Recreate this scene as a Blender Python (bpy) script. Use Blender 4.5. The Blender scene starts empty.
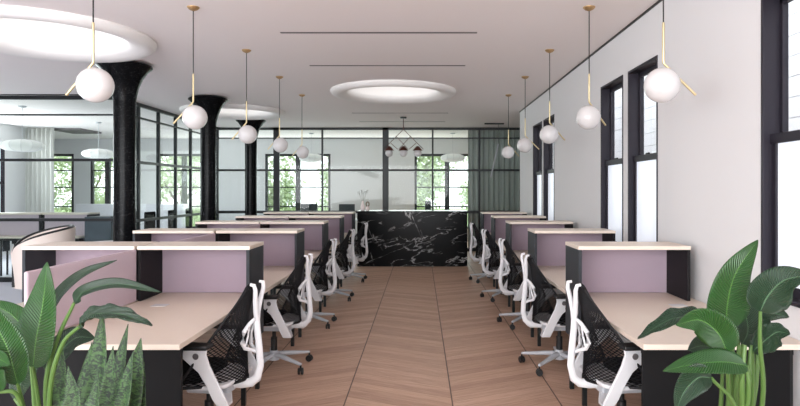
import bpy, bmesh, math, random
from mathutils import Vector, Matrix
random.seed(7)
PI = math.pi
R = math.radians
SC = bpy.context.scene
COL = SC.collection

# ------------------------------------------------------------------ camera, world, light, exposure
F, VX, VY, EYE = 600.0, 420.5, 190.5, 1.5
cam_d = bpy.data.cameras.new('camera'); cam = bpy.data.objects.new('camera', cam_d); COL.objects.link(cam)
cam.location = (0, 0, EYE); cam.rotation_euler = (PI/2, 0, 0)
cam_d.sensor_width = 36; cam_d.lens = F/800*36
cam_d.shift_x = -(VX-400)/800; cam_d.shift_y = -(203-VY)/800
cam_d.clip_start = 0.05; cam_d.clip_end = 300
SC.camera = cam

world = bpy.data.worlds.new('sky'); SC.world = world; world.use_nodes = True
bgn = world.node_tree.nodes['Background']
bgn.inputs[0].default_value = (0.93, 0.96, 1.0, 1); bgn.inputs[1].default_value = 1.7

sun_d = bpy.data.lights.new('sun', 'SUN'); sun_d.energy = 2.0; sun_d.angle = R(25); sun_d.color = (1, .96, .9)
sun = bpy.data.objects.new('sun', sun_d); COL.objects.link(sun); sun.rotation_euler = (R(-38), R(18), 0)

def area(name, loc, rot, sx, sy, power, color=(1, 1, 1)):
    d = bpy.data.lights.new(name, 'AREA'); d.shape = 'RECTANGLE'; d.size = sx; d.size_y = sy; d.energy = power; d.color = color
    o = bpy.data.objects.new(name, d); COL.objects.link(o); o.location = loc; o.rotation_euler = rot
    return o
# added fill light well behind the camera, tilted up to brighten the ceiling
area('front_fill_light', (-3.0, -3.6, 1.7), (R(101), 0, 0), 9.0, 2.4, 265, (.96, .98, 1))
# daylight entering the far lounge and the left rooms
area('daylight_left_windows', (-9.5, 12.0, 1.9), (0, R(-100), 0), 2.0, 4.0, 75, (.95, .98, 1))
area('daylight_far_windows', (-3.0, 17.8, 1.8), (R(-100), 0, 0), 9.0, 1.8, 60, (.96, 1, .98))

SC.view_settings.view_transform = 'Standard'; SC.view_settings.look = 'None'
SC.view_settings.exposure = 1.15; SC.view_settings.gamma = 1; SC.view_settings.use_curve_mapping = False
SC.cycles.max_bounces = 10; SC.cycles.diffuse_bounces = 6; SC.cycles.transparent_max_bounces = 24
SC.cycles.sample_clamp_indirect = 6
SC.cycles.use_denoising = True

# ------------------------------------------------------------------ helpers
def P(x, y, Y):
    return Vector(((x-VX)*Y/F, Y, EYE-(y-VY)*Y/F))

def lin(c):
    return tuple(((v/255)/12.92 if v/255 <= .04045 else ((v/255+.055)/1.055)**2.4) for v in c) + (1,)

def mat(name, rgb, rough=.5, metal=0, spec=.5, bump=0, bscale=40, var=0, emit=0, coat=0):
    m = bpy.data.materials.new(name); m.use_nodes = True
    nt = m.node_tree; b = nt.nodes['Principled BSDF']
    c = lin(rgb)
    b.inputs['Base Color'].default_value = c; b.inputs['Roughness'].default_value = rough
    b.inputs['Metallic'].default_value = metal; b.inputs['Specular IOR Level'].default_value = spec
    b.inputs['Coat Weight'].default_value = coat
    if emit:
        b.inputs['Emission Color'].default_value = c; b.inputs['Emission Strength'].default_value = emit
    tc = nt.nodes.new('ShaderNodeTexCoord')
    n = nt.nodes.new('ShaderNodeTexNoise'); n.inputs['Scale'].default_value = bscale; n.inputs['Detail'].default_value = 4
    nt.links.new(tc.outputs['Object'], n.inputs['Vector'])
    if bump:
        bp = nt.nodes.new('ShaderNodeBump'); bp.inputs['Strength'].default_value = bump; bp.inputs['Distance'].default_value = .003
        nt.links.new(n.outputs['Fac'], bp.inputs['Height']); nt.links.new(bp.outputs['Normal'], b.inputs['Normal'])
    if var:
        mx = nt.nodes.new('ShaderNodeMix'); mx.data_type = 'RGBA'
        mx.inputs[6].default_value = tuple(v*(1-var) for v in c[:3])+(1,); mx.inputs[7].default_value = tuple(min(1, v*(1+var)) for v in c[:3])+(1,)
        nt.links.new(n.outputs['Fac'], mx.inputs[0]); nt.links.new(mx.outputs[2], b.inputs['Base Color'])
    return m

def glass_mat(name, tint, refl=.08, rough=.0):
    m = bpy.data.materials.new(name); m.use_nodes = True; nt = m.node_tree
    nt.nodes.clear()
    out = nt.nodes.new('ShaderNodeOutputMaterial'); t = nt.nodes.new('ShaderNodeBsdfTransparent'); g = nt.nodes.new('ShaderNodeBsdfGlossy')
    t.inputs[0].default_value = tint+(1,); g.inputs['Roughness'].default_value = rough
    lw = nt.nodes.new('ShaderNodeLayerWeight'); lw.inputs[0].default_value = .25
    mr = nt.nodes.new('ShaderNodeMath'); mr.operation = 'MULTIPLY_ADD'; mr.inputs[1].default_value = 1.0; mr.inputs[2].default_value = refl
    mr.use_clamp = True
    nt.links.new(lw.outputs['Fresnel'], mr.inputs[0])
    ge = nt.nodes.new('ShaderNodeNewGeometry'); fr = nt.nodes.new('ShaderNodeMath'); fr.operation = 'SUBTRACT'; fr.inputs[0].default_value = 1
    nt.links.new(ge.outputs['Backfacing'], fr.inputs[1]); mm = nt.nodes.new('ShaderNodeMath'); mm.operation = 'MULTIPLY'
    nt.links.new(mr.outputs[0], mm.inputs[0]); nt.links.new(fr.outputs[0], mm.inputs[1])   # one reflection per pane, on its front face
    mx = nt.nodes.new('ShaderNodeMixShader')
    nt.links.new(mm.outputs[0], mx.inputs[0]); nt.links.new(t.outputs[0], mx.inputs[1]); nt.links.new(g.outputs[0], mx.inputs[2])
    nt.links.new(mx.outputs[0], out.inputs[0])
    return m

class MB:
    """collects shapes into one mesh"""
    def __init__(s): s.bm = bmesh.new(); s.uv = None
    def box(s, a, b):
        v = [s.bm.verts.new((x, y, z)) for x in (a[0], b[0]) for y in (a[1], b[1]) for z in (a[2], b[2])]
        for f in ((0, 1, 3, 2), (4, 6, 7, 5), (0, 4, 5, 1), (2, 3, 7, 6), (0, 2, 6, 4), (1, 5, 7, 3)):
            s.bm.faces.new([v[i] for i in f])
        return s
    def tube(s, pts, rad, seg=10, flat=1.0, up=(0, 0, 1), caps=True):
        pts = [Vector(p) for p in pts]; n = len(pts)
        rad = rad if isinstance(rad, (list, tuple)) else [rad]*n
        rings = []; up = Vector(up)
        for i, p in enumerate(pts):
            t = (pts[min(i+1, n-1)]-pts[max(i-1, 0)]).normalized()
            a = t.cross(up)
            if a.length < 1e-3: a = t.cross(Vector((1, 0, 0)) if abs(t.x) < .9 else Vector((0, 1, 0)))
            a.normalize(); b = a.cross(t).normalized()
            rings.append([s.bm.verts.new(p+a*math.cos(2*PI*k/seg)*rad[i]+b*math.sin(2*PI*k/seg)*rad[i]*flat) for k in range(seg)])
        for i in range(n-1):
            for k in range(seg):
                s.bm.faces.new((rings[i][k], rings[i][(k+1) % seg], rings[i+1][(k+1) % seg], rings[i+1][k]))
        if caps:
            s.bm.faces.new(rings[0][::-1]); s.bm.faces.new(rings[-1])
        return s
    def lathe(s, prof, c=(0, 0, 0), seg=40, axis='z'):
        rings = []
        for r, z in prof:
            ring = []
            for k in range(seg):
                a = 2*PI*k/seg
                if axis == 'z': q = (c[0]+r*math.cos(a), c[1]+r*math.sin(a), c[2]+z)
                elif axis == 'x': q = (c[0]+z, c[1]+r*math.cos(a), c[2]+r*math.sin(a))
                else: q = (c[0]+r*math.cos(a), c[1]+z, c[2]+r*math.sin(a))
                ring.append(q)
            if r < 1e-6: rings.append([s.bm.verts.new(ring[0])])
            else: rings.append([s.bm.verts.new(q) for q in ring])
        for i in range(len(rings)-1):
            A, B = rings[i], rings[i+1]
            for k in range(seg):
                j = (k+1) % seg
                if len(A) == 1 and len(B) == 1: continue
                if len(A) == 1: s.bm.faces.new((A[0], B[j], B[k]))
                elif len(B) == 1: s.bm.faces.new((A[k], A[j], B[0]))
                else: s.bm.faces.new((A[k], A[j], B[j], B[k]))
        return s
    def prism(s, poly, a, b, axis='x'):
        """poly in the two other axes, extruded from a to b along axis"""
        def q(u, v, w): return (w, u, v) if axis == 'x' else ((u, w, v) if axis == 'y' else (u, v, w))
        A = [s.bm.verts.new(q(u, v, a)) for u, v in poly]; B = [s.bm.verts.new(q(u, v, b)) for u, v in poly]
        s.bm.faces.new(A[::-1]); s.bm.faces.new(B)
        for i in range(len(A)):
            j = (i+1) % len(A); s.bm.faces.new((A[i], A[j], B[j], B[i]))
        return s
    def xf(s, M): s.bm.transform(M); return s
    def build(s, name, m, parent=None, bevel=0, smooth=False, loc=None, seg=2):
        bmesh.ops.recalc_face_normals(s.bm, faces=s.bm.faces)
        me = bpy.data.meshes.new(name); s.bm.to_mesh(me); s.bm.free()
        me.materials.append(m)
        o = bpy.data.objects.new(name, me); COL.objects.link(o)
        if smooth:
            for p in me.polygons: p.use_smooth = True
            me.set_sharp_from_angle(angle=R(40))
        if bevel:
            bv = o.modifiers.new('bevel', 'BEVEL'); bv.width = bevel; bv.segments = seg; bv.limit_method = 'ANGLE'
        if parent: o.parent = parent
        if loc: o.location = loc
        return o

def empty(name, loc=(0, 0, 0), rz=0, label=None, cat=None, group=None, kind=None):
    o = bpy.data.objects.new(name, None); COL.objects.link(o); o.location = loc; o.rotation_euler = (0, 0, rz); o.empty_display_size = .1
    return tag(o, label, cat, group, kind)

def tag(o, label=None, cat=None, group=None, kind=None):
    if label: o['label'] = label
    if cat: o['category'] = cat
    if group: o['group'] = group
    if kind: o['kind'] = kind
    return o

def kids(o): return [c for c in COL.objects if c.parent == o]

def copy_tree(o, parent=None):
    c = o.copy(); COL.objects.link(c)
    if parent: c.parent = parent; c.matrix_parent_inverse = o.matrix_parent_inverse.copy()
    for ch in kids(o): copy_tree(ch, c)
    return c

# ------------------------------------------------------------------ materials
M = {}
M['wall'] = mat('wall_paint', (220, 220, 221), .85, bump=.05, bscale=60)
M['ceil'] = mat('ceiling_paint', (240, 234, 233), .9, bump=.04, bscale=50)
M['black_metal'] = mat('black_steel', (24, 28, 30), .4, .2)
M['window_black'] = mat('dark_window_paint', (36, 33, 42), .5, spec=.3)
M['charcoal'] = mat('charcoal_panel', (50, 53, 58), .6, spec=.25, bump=.03)
M['inner_black'] = mat('black_panel', (24, 22, 25), .6, spec=.25)
M['black_lam'] = mat('black_laminate', (13, 13, 15), .6, spec=.2)
M['mauve'] = mat('mauve_felt', (166, 149, 162), .9, bump=.25, bscale=220, var=.05)
M['mauve_light'] = mat('pale_mauve_felt', (194, 177, 187), .9, bump=.25, bscale=220, var=.04)
M['wood'] = mat('pale_ash_laminate', (224, 211, 197), .42, bump=.02, bscale=30, var=.02)
M['brass'] = mat('brushed_brass', (206, 190, 150), .35, .7)
M['brass_cup'] = mat('satin_brass', (184, 152, 110), .35, .8)
M['cord'] = mat('black_cord', (20, 20, 20), .6)
M['globe'] = mat('opal_glass', (203, 201, 201), .12, emit=.03)
M['white_plastic'] = mat('white_plastic', (214, 215, 218), .35)
M['grey_plastic'] = mat('pale_grey_plastic', (186, 190, 196), .4)
M['black_rubber'] = mat('black_rubber', (20, 20, 22), .45)
M['black_fabric'] = mat('black_fabric', (16, 16, 18), .95, spec=.15, bump=.3, bscale=300)
M['mesh'] = mat('black_elastomer', (12, 12, 16), .6, spec=.3)
M['ring'] = mat('white_plaster', (238, 236, 234), .8)
M['slot'] = mat('slot_grey', (92, 88, 89), .6)
M['frost'] = mat('frosted_daylit_pane', (222, 228, 238), .3, emit=.26)
M['sky_diff'] = mat('skylight_diffuser', (255, 255, 255), .4, emit=.9)
M['glass'] = glass_mat('green_tinted_glass', (.89, .93, .92), .0)
M['clear'] = glass_mat('clear_glass', (.96, .98, .98), .0)
M['saucer'] = mat('saucer_lamp_skin', (238, 238, 236), .6, emit=.1)
M['cream'] = mat('cream_leather', (225, 212, 203), .6, bump=.1, bscale=90)
M['white_lam'] = mat('white_laminate', (232, 232, 238), .4)
M['carpet'] = mat('pale_grey_carpet', (206, 208, 218), .95, bump=.3, bscale=200)
M['siding'] = mat('white_siding', (232, 232, 235), .7)
M['pot'] = mat('matt_charcoal_pot', (60, 60, 62), .7, bump=.2, bscale=50)
M['soil'] = mat('potting_soil', (48, 36, 28), .95, bump=.8, bscale=120)
M['vase'] = mat('white_ceramic', (235, 222, 218), .25)
M['brown_vase'] = mat('bronze_ceramic', (110, 88, 60), .3)
M['screen'] = mat('dark_screen', (24, 34, 40), .4)
M['teal_panel'] = mat('slate_blue_panel', (62, 76, 88), .5)
M['twig'] = mat('twig', (70, 84, 70), .7)
M['bark'] = mat('bark', (110, 98, 82), .9, bump=.8, bscale=14)
M['grass'] = mat('lawn', (120, 140, 90), .95, var=.2, bscale=3)
M['copper'] = mat('dark_copper', (92, 52, 44), .4, .5)

def curtain_mat():
    return mat('sheer_grey_curtain', (196, 196, 192), .9, bump=.2, bscale=150)
M['curtain'] = curtain_mat()

def floor_mat():
    m = bpy.data.materials.new('chevron_oak'); m.use_nodes = True; nt = m.node_tree; N = nt.nodes; L = nt.links
    b = N['Principled BSDF']
    tc = N.new('ShaderNodeTexCoord'); sp = N.new('ShaderNodeSeparateXYZ'); L.new(tc.outputs['Object'], sp.inputs[0])
    def mth(op, a, bb=None, c=None):
        n = N.new('ShaderNodeMath'); n.operation = op
        for i, v in enumerate((a, bb, c)):
            if v is None: continue
            if isinstance(v, (int, float)): n.inputs[i].default_value = v
            else: L.new(v, n.inputs[i])
        return n.outputs[0]
    W = .76; PWID = .115; SL = .50
    xs = mth('DIVIDE', mth('ADD', sp.outputs['X'], .535), W)
    strip = mth('FLOOR', xs); u = mth('SUBTRACT', xs, strip)
    par = mth('ABSOLUTE', mth('SUBTRACT', mth('MODULO', mth('ADD', strip, 40), 2), 0))   # 0/1
    sgn = mth('SUBTRACT', mth('MULTIPLY', par, -2), -1)                              # middle strip (0) -> +1
    v = mth('DIVIDE', mth('ADD', sp.outputs['Y'], mth('MULTIPLY', mth('MULTIPLY', u, sgn), W*SL)), PWID)
    row = mth('FLOOR', v); fv = mth('SUBTRACT', v, row)
    cmb = N.new('ShaderNodeCombineXYZ'); L.new(strip, cmb.inputs[0]); L.new(row, cmb.inputs[1])
    wn = N.new('ShaderNodeTexWhiteNoise'); wn.noise_dimensions = '2D'; L.new(cmb.outputs[0], wn.inputs['Vector'])
    # grain stretched along each plank
    g = N.new('ShaderNodeCombineXYZ'); L.new(mth('MULTIPLY', xs, 1.2), g.inputs[0]); L.new(mth('MULTIPLY', v, 5.0), g.inputs[1]); L.new(mth('MULTIPLY', row, 3.7), g.inputs[2])
    nz = N.new('ShaderNodeTexNoise'); nz.inputs['Scale'].default_value = 3.4; nz.inputs['Detail'].default_value = 6; nz.inputs['Roughness'].default_value = .65
    L.new(g.outputs[0], nz.inputs['Vector'])
    f = mth('ADD', mth('MULTIPLY', wn.outputs['Value'], .2), mth('MULTIPLY', mth('SUBTRACT', nz.outputs['Fac'], .22), 1.1))
    cr = N.new('ShaderNodeValToRGB'); cr.color_ramp.elements[0].color = lin((148, 114, 93)); cr.color_ramp.elements[1].color = lin((228, 200, 180))
    e = cr.color_ramp.elements.new(.5); e.color = lin((198, 164, 142)); cr.color_ramp.elements[0].position = .1; cr.color_ramp.elements[-1].position = .85
    L.new(f, cr.inputs[0])
    # joints
    j1 = mth('LESS_THAN', mth('MINIMUM', fv, mth('SUBTRACT', 1, fv)), .014)
    j2 = mth('LESS_THAN', mth('MINIMUM', u, mth('SUBTRACT', 1, u)), .0065)
    mx = N.new('ShaderNodeMix'); mx.data_type = 'RGBA'; mx.inputs[7].default_value = lin((110, 78, 60)); L.new(mth('MULTIPLY', j1, .6), mx.inputs[0]); L.new(cr.outputs[0], mx.inputs[6])
    mx2 = N.new('ShaderNodeMix'); mx2.data_type = 'RGBA'; mx2.inputs[7].default_value = lin((70, 55, 48)); L.new(mth('MULTIPLY', j2, .9), mx2.inputs[0]); L.new(mx.outputs[2], mx2.inputs[6])
    L.new(mx2.outputs[2], b.inputs['Base Color'])
    b.inputs['Roughness'].default_value = .48; b.inputs['Specular IOR Level'].default_value = .35
    bp = N.new('ShaderNodeBump'); bp.inputs['Strength'].default_value = .15; bp.inputs['Distance'].default_value = .002; L.new(nz.outputs['Fac'], bp.inputs['Height']); L.new(bp.outputs['Normal'], b.inputs['Normal'])
    return m
M['floor'] = floor_mat()

def marble_mat(name, scale=1.0, seed=0, amt=1.0):
    m = bpy.data.materials.new(name); m.use_nodes = True; nt = m.node_tree; N = nt.nodes; L = nt.links
    b = N['Principled BSDF']; tc = N.new('ShaderNodeTexCoord')
    def vein(rot, sc, dist, width, off, st=(1, 1, 1), lo=.46, hi=.62):
        m0 = N.new('ShaderNodeMapping'); m0.inputs['Rotation'].default_value = rot; L.new(tc.outputs['Object'], m0.inputs[0]); mp = N.new('ShaderNodeMapping'); mp.inputs['Location'].default_value = (off, off*2, off); mp.inputs['Scale'].default_value = (scale*st[0], scale*st[1], scale*st[2])
        L.new(m0.outputs[0], mp.inputs[0])
        n = N.new('ShaderNodeTexNoise'); n.inputs['Scale'].default_value = sc; n.inputs['Detail'].default_value = 8; n.inputs['Roughness'].default_value = .55; n.inputs['Distortion'].default_value = dist
        L.new(mp.outputs[0], n.inputs['Vector'])
        a = N.new('ShaderNodeMath'); a.operation = 'SUBTRACT'; a.inputs[1].default_value = .5; L.new(n.outputs['Fac'], a.inputs[0])
        c = N.new('ShaderNodeMath'); c.operation = 'ABSOLUTE'; L.new(a.outputs[0], c.inputs[0])
        d = N.new('ShaderNodeMapRange'); d.inputs[1].default_value = 0; d.inputs[2].default_value = width; d.inputs[3].default_value = 1; d.inputs[4].default_value = 0
        L.new(c.outputs[0], d.inputs[0])
        # break the veins up
        k = N.new('ShaderNodeTexNoise'); k.inputs['Scale'].default_value = sc*1.7; k.inputs['Detail'].default_value = 3; L.new(mp.outputs[0], k.inputs['Vector'])
        kr = N.new('ShaderNodeMapRange'); kr.inputs[1].default_value = lo; kr.inputs[2].default_value = hi; L.new(k.outputs['Fac'], kr.inputs[0])
        e = N.new('ShaderNodeMath'); e.operation = 'MULTIPLY'; L.new(d.outputs[0], e.inputs[0]); L.new(kr.outputs[0], e.inputs[1])
        return e.outputs[0]
    v1 = vein((0, R(20), 0), 2.2, .25, .011, seed+1.3, (.35, .6, 1.5)); v2 = vein((0, R(-68), 0), 1.6, .15, .010, seed+7.9, (.3, .6, 1.3), .5, .6)
    v3 = vein((0, R(4), 0), 2.6, .5, .009, seed+3.1, (.4, .6, 1.5), .5, .6); a3 = N.new('ShaderNodeMath'); a3.operation = 'MAXIMUM'; L.new(v1, a3.inputs[0]); L.new(v3, a3.inputs[1]); v1 = a3.outputs[0]
    ad = N.new('ShaderNodeMath'); ad.operation = 'MAXIMUM'; L.new(v1, ad.inputs[0]); L.new(v2, ad.inputs[1])
    am = N.new('ShaderNodeMath'); am.operation = 'MULTIPLY'; am.inputs[1].default_value = amt; L.new(ad.outputs[0], am.inputs[0])
    mx = N.new('ShaderNodeMix'); mx.data_type = 'RGBA'; mx.inputs[6].default_value = lin((11, 12, 14)); mx.inputs[7].default_value = lin((215, 215, 215))
    L.new(am.outputs[0], mx.inputs[0]); L.new(mx.outputs[2], b.inputs['Base Color'])
    b.inputs['Roughness'].default_value = .2; b.inputs['Specular IOR Level'].default_value = .09
    return m
M['marble'] = marble_mat('black_marble_veined', 1.0, 0, .75)
M['marble_col'] = marble_mat('black_marble_column', 7.0, 3, .06)

def leaf_mat(name, c1, c2, mode):
    m = bpy.data.materials.new(name); m.use_nodes = True; nt = m.node_tree; N = nt.nodes; L = nt.links
    b = N['Principled BSDF']; uv = N.new('ShaderNodeUVMap'); uv.uv_map = 'leaf'
    sp = N.new('ShaderNodeSeparateXYZ'); L.new(uv.outputs[0], sp.inputs[0])
    def mth(op, a, bb=None):
        n = N.new('ShaderNodeMath'); n.operation = op
        for i, v in enumerate((a, bb)):
            if v is None: continue
            if isinstance(v, (int, float)): n.inputs[i].default_value = v
            else: L.new(v, n.inputs[i])
        return n.outputs[0]
    au = mth('ABSOLUTE', sp.outputs[0])     # 0 midrib, 1 edge
    tc = N.new('ShaderNodeTexCoord')
    mx = N.new('ShaderNodeMix'); mx.data_type = 'RGBA'; mx.inputs[6].default_value = lin(c1); mx.inputs[7].default_value = lin(c2)
    if mode == 'banana':
        w = mth('SINE', mth('MULTIPLY', mth('SUBTRACT', sp.outputs[1], mth('MULTIPLY', au, .13)), 230))
        wr = N.new('ShaderNodeMapRange'); wr.inputs[1].default_value = -.2; wr.inputs[2].default_value = 1; L.new(w, wr.inputs[0])
        fac = mth('MAXIMUM', mth('MULTIPLY', wr.outputs[0], .2), mth('LESS_THAN', au, .035))
        L.new(fac, mx.inputs[0])
        bp = N.new('ShaderNodeBump'); bp.inputs['Strength'].default_value = .5; bp.inputs['Distance'].default_value = .004; L.new(w, bp.inputs['Height']); L.new(bp.outputs['Normal'], b.inputs['Normal'])
        b.inputs['Roughness'].default_value = .33
    else:
        cm = N.new('ShaderNodeCombineXYZ'); L.new(mth('MULTIPLY', sp.outputs[0], 1.2), cm.inputs[0]); L.new(mth('MULTIPLY', sp.outputs[1], 26), cm.inputs[1])
        oi = N.new('ShaderNodeObjectInfo'); L.new(mth('MULTIPLY', oi.outputs['Random'], 20), cm.inputs[2])
        n = N.new('ShaderNodeTexNoise'); n.inputs['Scale'].default_value = 1.6; n.inputs['Detail'].default_value = 5; n.inputs['Distortion'].default_value = 1.2; L.new(cm.outputs[0], n.inputs['Vector'])
        r = N.new('ShaderNodeMapRange'); r.inputs[1].default_value = .44; r.inputs[2].default_value = .58; L.new(n.outputs['Fac'], r.inputs[0])
        L.new(r.outputs[0], mx.inputs[0]); b.inputs['Roughness'].default_value = .6
    L.new(mx.outputs[2], b.inputs['Base Color'])
    b.inputs['Subsurface Weight'].default_value = 0
    return m
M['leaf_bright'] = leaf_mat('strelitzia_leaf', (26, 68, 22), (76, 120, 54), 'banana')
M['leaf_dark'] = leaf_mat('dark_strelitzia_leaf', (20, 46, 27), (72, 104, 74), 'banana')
M['leaf_snake'] = leaf_mat('snake_leaf', (14, 34, 18), (56, 86, 44), 'snake')
M['stem'] = mat('green_stem', (78, 110, 52), .5)
M['foliage'] = mat('tree_leaves', (172, 184, 146), .7)
M['foliage2'] = mat('pale_tree_leaves', (206, 212, 188), .7)
M['sprig'] = mat('sprig_leaf', (62, 92, 78), .6)

# ------------------------------------------------------------------ room shell
ZC = 3.05
def struct(name, mb, m, parent=None, **k):
    o = mb.build(name, m, parent, **k)
    if not parent: o['kind'] = 'structure'
    return o
struct('floor', MB().box((-3.0, -4, -.1), (5.2, 18.2, 0)), M['floor'])
struct('floor', MB().box((-13, -4, -.1), (-3.0, 18.2, .001)), M['carpet'])

# ceiling with three round skylight openings
SKY = [(-3.72, 5.98, 1.0), (-3.62, 11.62, .97), (-.42, 9.35, .97)]
mb = MB(); bm = mb.bm
xs = sorted({-13, 2.0, *[c[0]-1.06 for c in SKY], *[c[0]+1.06 for c in SKY]})
ys = sorted({-4, 18.2, *[c[1]-1.06 for c in SKY], *[c[1]+1.06 for c in SKY]})
def in_sky(x, y): return [c for c in SKY if abs(x-c[0]) < 1.06 and abs(y-c[1]) < 1.06]
for i in range(len(xs)-1):
    for j in range(len(ys)-1):
        if in_sky((xs[i]+xs[i+1])/2, (ys[j]+ys[j+1])/2): continue
        bm.faces.new([bm.verts.new((x, y, ZC)) for x, y in ((xs[i], ys[j]), (xs[i+1], ys[j]), (xs[i+1], ys[j+1]), (xs[i], ys[j+1]))])
for cx, cy, r in SKY:
    n = 64; ri = []; ro = []
    for k in range(n):
        a = 2*PI*(k+.5)/n; c, s = math.cos(a), math.sin(a); m_ = 1.06/max(abs(c), abs(s))
        ri.append(bm.verts.new((cx+(r-.27)*c, cy+(r-.27)*s, ZC))); ro.append(bm.verts.new((cx+m_*c, cy+m_*s, ZC)))
    for k in range(n):
        j = (k+1) % n; bm.faces.new((ri[k], ri[j], ro[j], ro[k]))
    for sx in (-1, 1):
        for sy in (-1, 1):   # corner slivers
            k = min(range(n), key=lambda q: (ro[q].co.x-cx-sx*1.06)**2+(ro[q].co.y-cy-sy*1.06)**2+0)
            ks = sorted(range(n), key=lambda q: (ro[q].co.x-cx-sx*1.06)**2+(ro[q].co.y-cy-sy*1.06)**2)[:2]
            bm.faces.new((ro[ks[0]], ro[ks[1]], bm.verts.new((cx+sx*1.06, cy+sy*1.06, ZC))))
struct('ceiling', mb, M['ceil'])
struct('ceiling', MB().box((2.0, 11.6, ZC), (5.2, 18.2, ZC+.03)), M['ceil'])
struct('ceiling', MB().box((-13, -4, ZC+.62), (2.09, 11.78, ZC+.7)).box((-13, 11.78, ZC+.62), (5.2, 18.2, ZC+.7)), M['ceil'])
struct('wall_right', MB().box((1.96, -4, ZC+.001), (2.09, 11.6, ZC+.62)), M['wall'])

# right wall with pairs of tall windows; unseen ones beside and behind camera added for light
XW = 1.95; WIN = [(-1.4, -.7), (-.45, .25), (1.0, 1.7), (2.62, 3.43), (4.93, 5.63), (5.77, 6.48), (8.74, 9.5), (9.62, 10.38)]
ZB, ZT = .9, 2.615
w = MB(); y0 = -4
for a, b in WIN:
    w.box((XW, y0, 0), (XW+.14, a, ZC)); w.box((XW, a, 0), (XW+.14, b, ZB)); w.box((XW, a, ZT), (XW+.14, b, ZC)); y0 = b
w.box((XW, y0, 0), (XW+.14, 11.78, ZC))
struct('wall_right', w, M['wall'])
struct('wall_right', MB().box((XW+.14, 11.6, 0), (5.0, 11.78, ZC)), M['wall'])
struct('wall_right', MB().box((5.0, 11.6, 0), (5.2, 18.2, ZC)), M['wall'])
struct('shadow_line_strip', MB().box((XW-.010, -4, ZC-.02), (XW, 11.78, ZC)), M['black_metal'])  # black strip stands in for the shadow line where wall meets ceiling
struct('baseboard_right', MB().box((XW-.015, -4, 0), (XW, 11.78, .1)), M['wall'], bevel=.002)
for n, (a, b) in enumerate(WIN):
    e = empty('window_%d' % (n+1), (XW, (a+b)/2, ZB), kind='structure'); h = (b-a)/2; H = ZT-ZB
    ZR = .865
    f = MB(); t = .022
    f.box((-.006, -h, 0), (.14, -h+t, H)); f.box((-.006, h-t, 0), (.14, h, H)); f.box((-.006, -h, H-t), (.14, h, H)); f.box((-.02, -h, 0), (.14, h, t))
    f.box((.045, -h, 0), (.08, -h+.06, ZR+.05)); f.box((.045, h-.06, 0), (.08, h, ZR+.05)); f.box((.035, -h, ZR), (.085, h, ZR+.055)); f.box((.045, -h, 0), (.08, h, .08))
    f.box((.09, -h, ZR), (.125, -h+.05, H)); f.box((.09, h-.05, ZR), (.125, h, H)); f.box((.09, -h, H-.06), (.125, h, H))
    f.build('window_frame', M['window_black'], e, bevel=.003)
    MB().box((.058, -h+.05, .06), (.066, h-.05, ZR+.01)).build('frosted_pane', M['frost'], e)
    MB().box((.105, -h+.04, ZR+.04), (.11, h-.05, H-.05)).build('clear_pane', M['clear'], e)
    MB().tube([(.05, -.03, ZR+.06), (.05, .03, ZR+.06)], .01, 8).build('sash_lock', M['black_metal'], e)

# left and far walls, back wall with windows onto the garden
struct('wall_left', MB().box((-9.9, 14.9, 0), (-12.9, 15.05, ZC)).box((-9.9, -4, 0), (-9.7, 10.4, ZC)).box((-9.9, 10.4, 0), (-9.7, 12.6, ZC)).box((-9.9, 12.6, 0), (-9.7, 14.0, .9)).box((-9.9, 12.6, 2.6), (-9.7, 14.0, ZC)).box((-9.9, 14.0, 0), (-9.7, 15.05, ZC)), M['wall'])
struct('wall_left', MB().box((-13, 15, 0), (-12.8, 18.2, ZC)), M['wall'])
BW = [(-11.9, -10.4), (-9.9, -8.9), (-7.9, -6.3), (-4.66, -2.7), (-.18, 1.78)]
w = MB(); x0 = -12.8
for a, b in BW:
    w.box((x0, 18, 0), (a, 18.2, ZC)); w.box((a, 18, 2.6), (b, 18.2, ZC)); w.box((a, 18, 0), (b, 18.2, .35)); x0 = b
w.box((x0, 18, 0), (5.0, 18.2, ZC))
struct('wall_far', w, M['wall'])
def garden_window(n, a, b, z0, z1, mid):
    e = empty('window_%d' % n, ((a+b)/2, 18, z0), kind='structure'); h = (b-a)/2; H = z1-z0
    f = MB(); t = .07
    f.box((-h, 0, 0), (-h+t, .1, H)).box((h-t, 0, 0), (h, .1, H)).box((-h, 0, H-t), (h, .1, H)).box((-h, 0, 0), (h, .1, t))
    for z in (1.6-z0-.02, 2.1-z0-.02, 1.0-z0): f.box((-h, .02, z), (h, .07, z+.035))
    for q in mid: f.box((q*h-.07, 0, 0), (q*h+.07, .1, H))
    f.build('window_frame', M['black_metal'], e, bevel=.003)
    MB().box((-h+.03, .045, .03), (h-.03, .05, H-.03)).build('window_glass', M['clear'], e)
for i, (a, b) in enumerate(BW): garden_window(9+i, a, b, .35, 2.6, (0,))
e = empty('window_14', (-9.7, 13.3, .9), kind='structure')
MB().box((0, -.7, 0), (-.1, -.63, 1.7)).box((0, .63, 0), (-.1, .7, 1.7)).box((0, -.7, 0), (-.1, .7, .07)).box((0, -.7, 1.63), (-.1, .7, 1.7)).box((0, -.7, .75), (-.08, .7, .81)).build('window_frame', M['window_black'], e)
MB().box((-.05, -.66, .03), (-.055, .66, 1.67)).build('frosted_pane', M['frost'], e)

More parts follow.
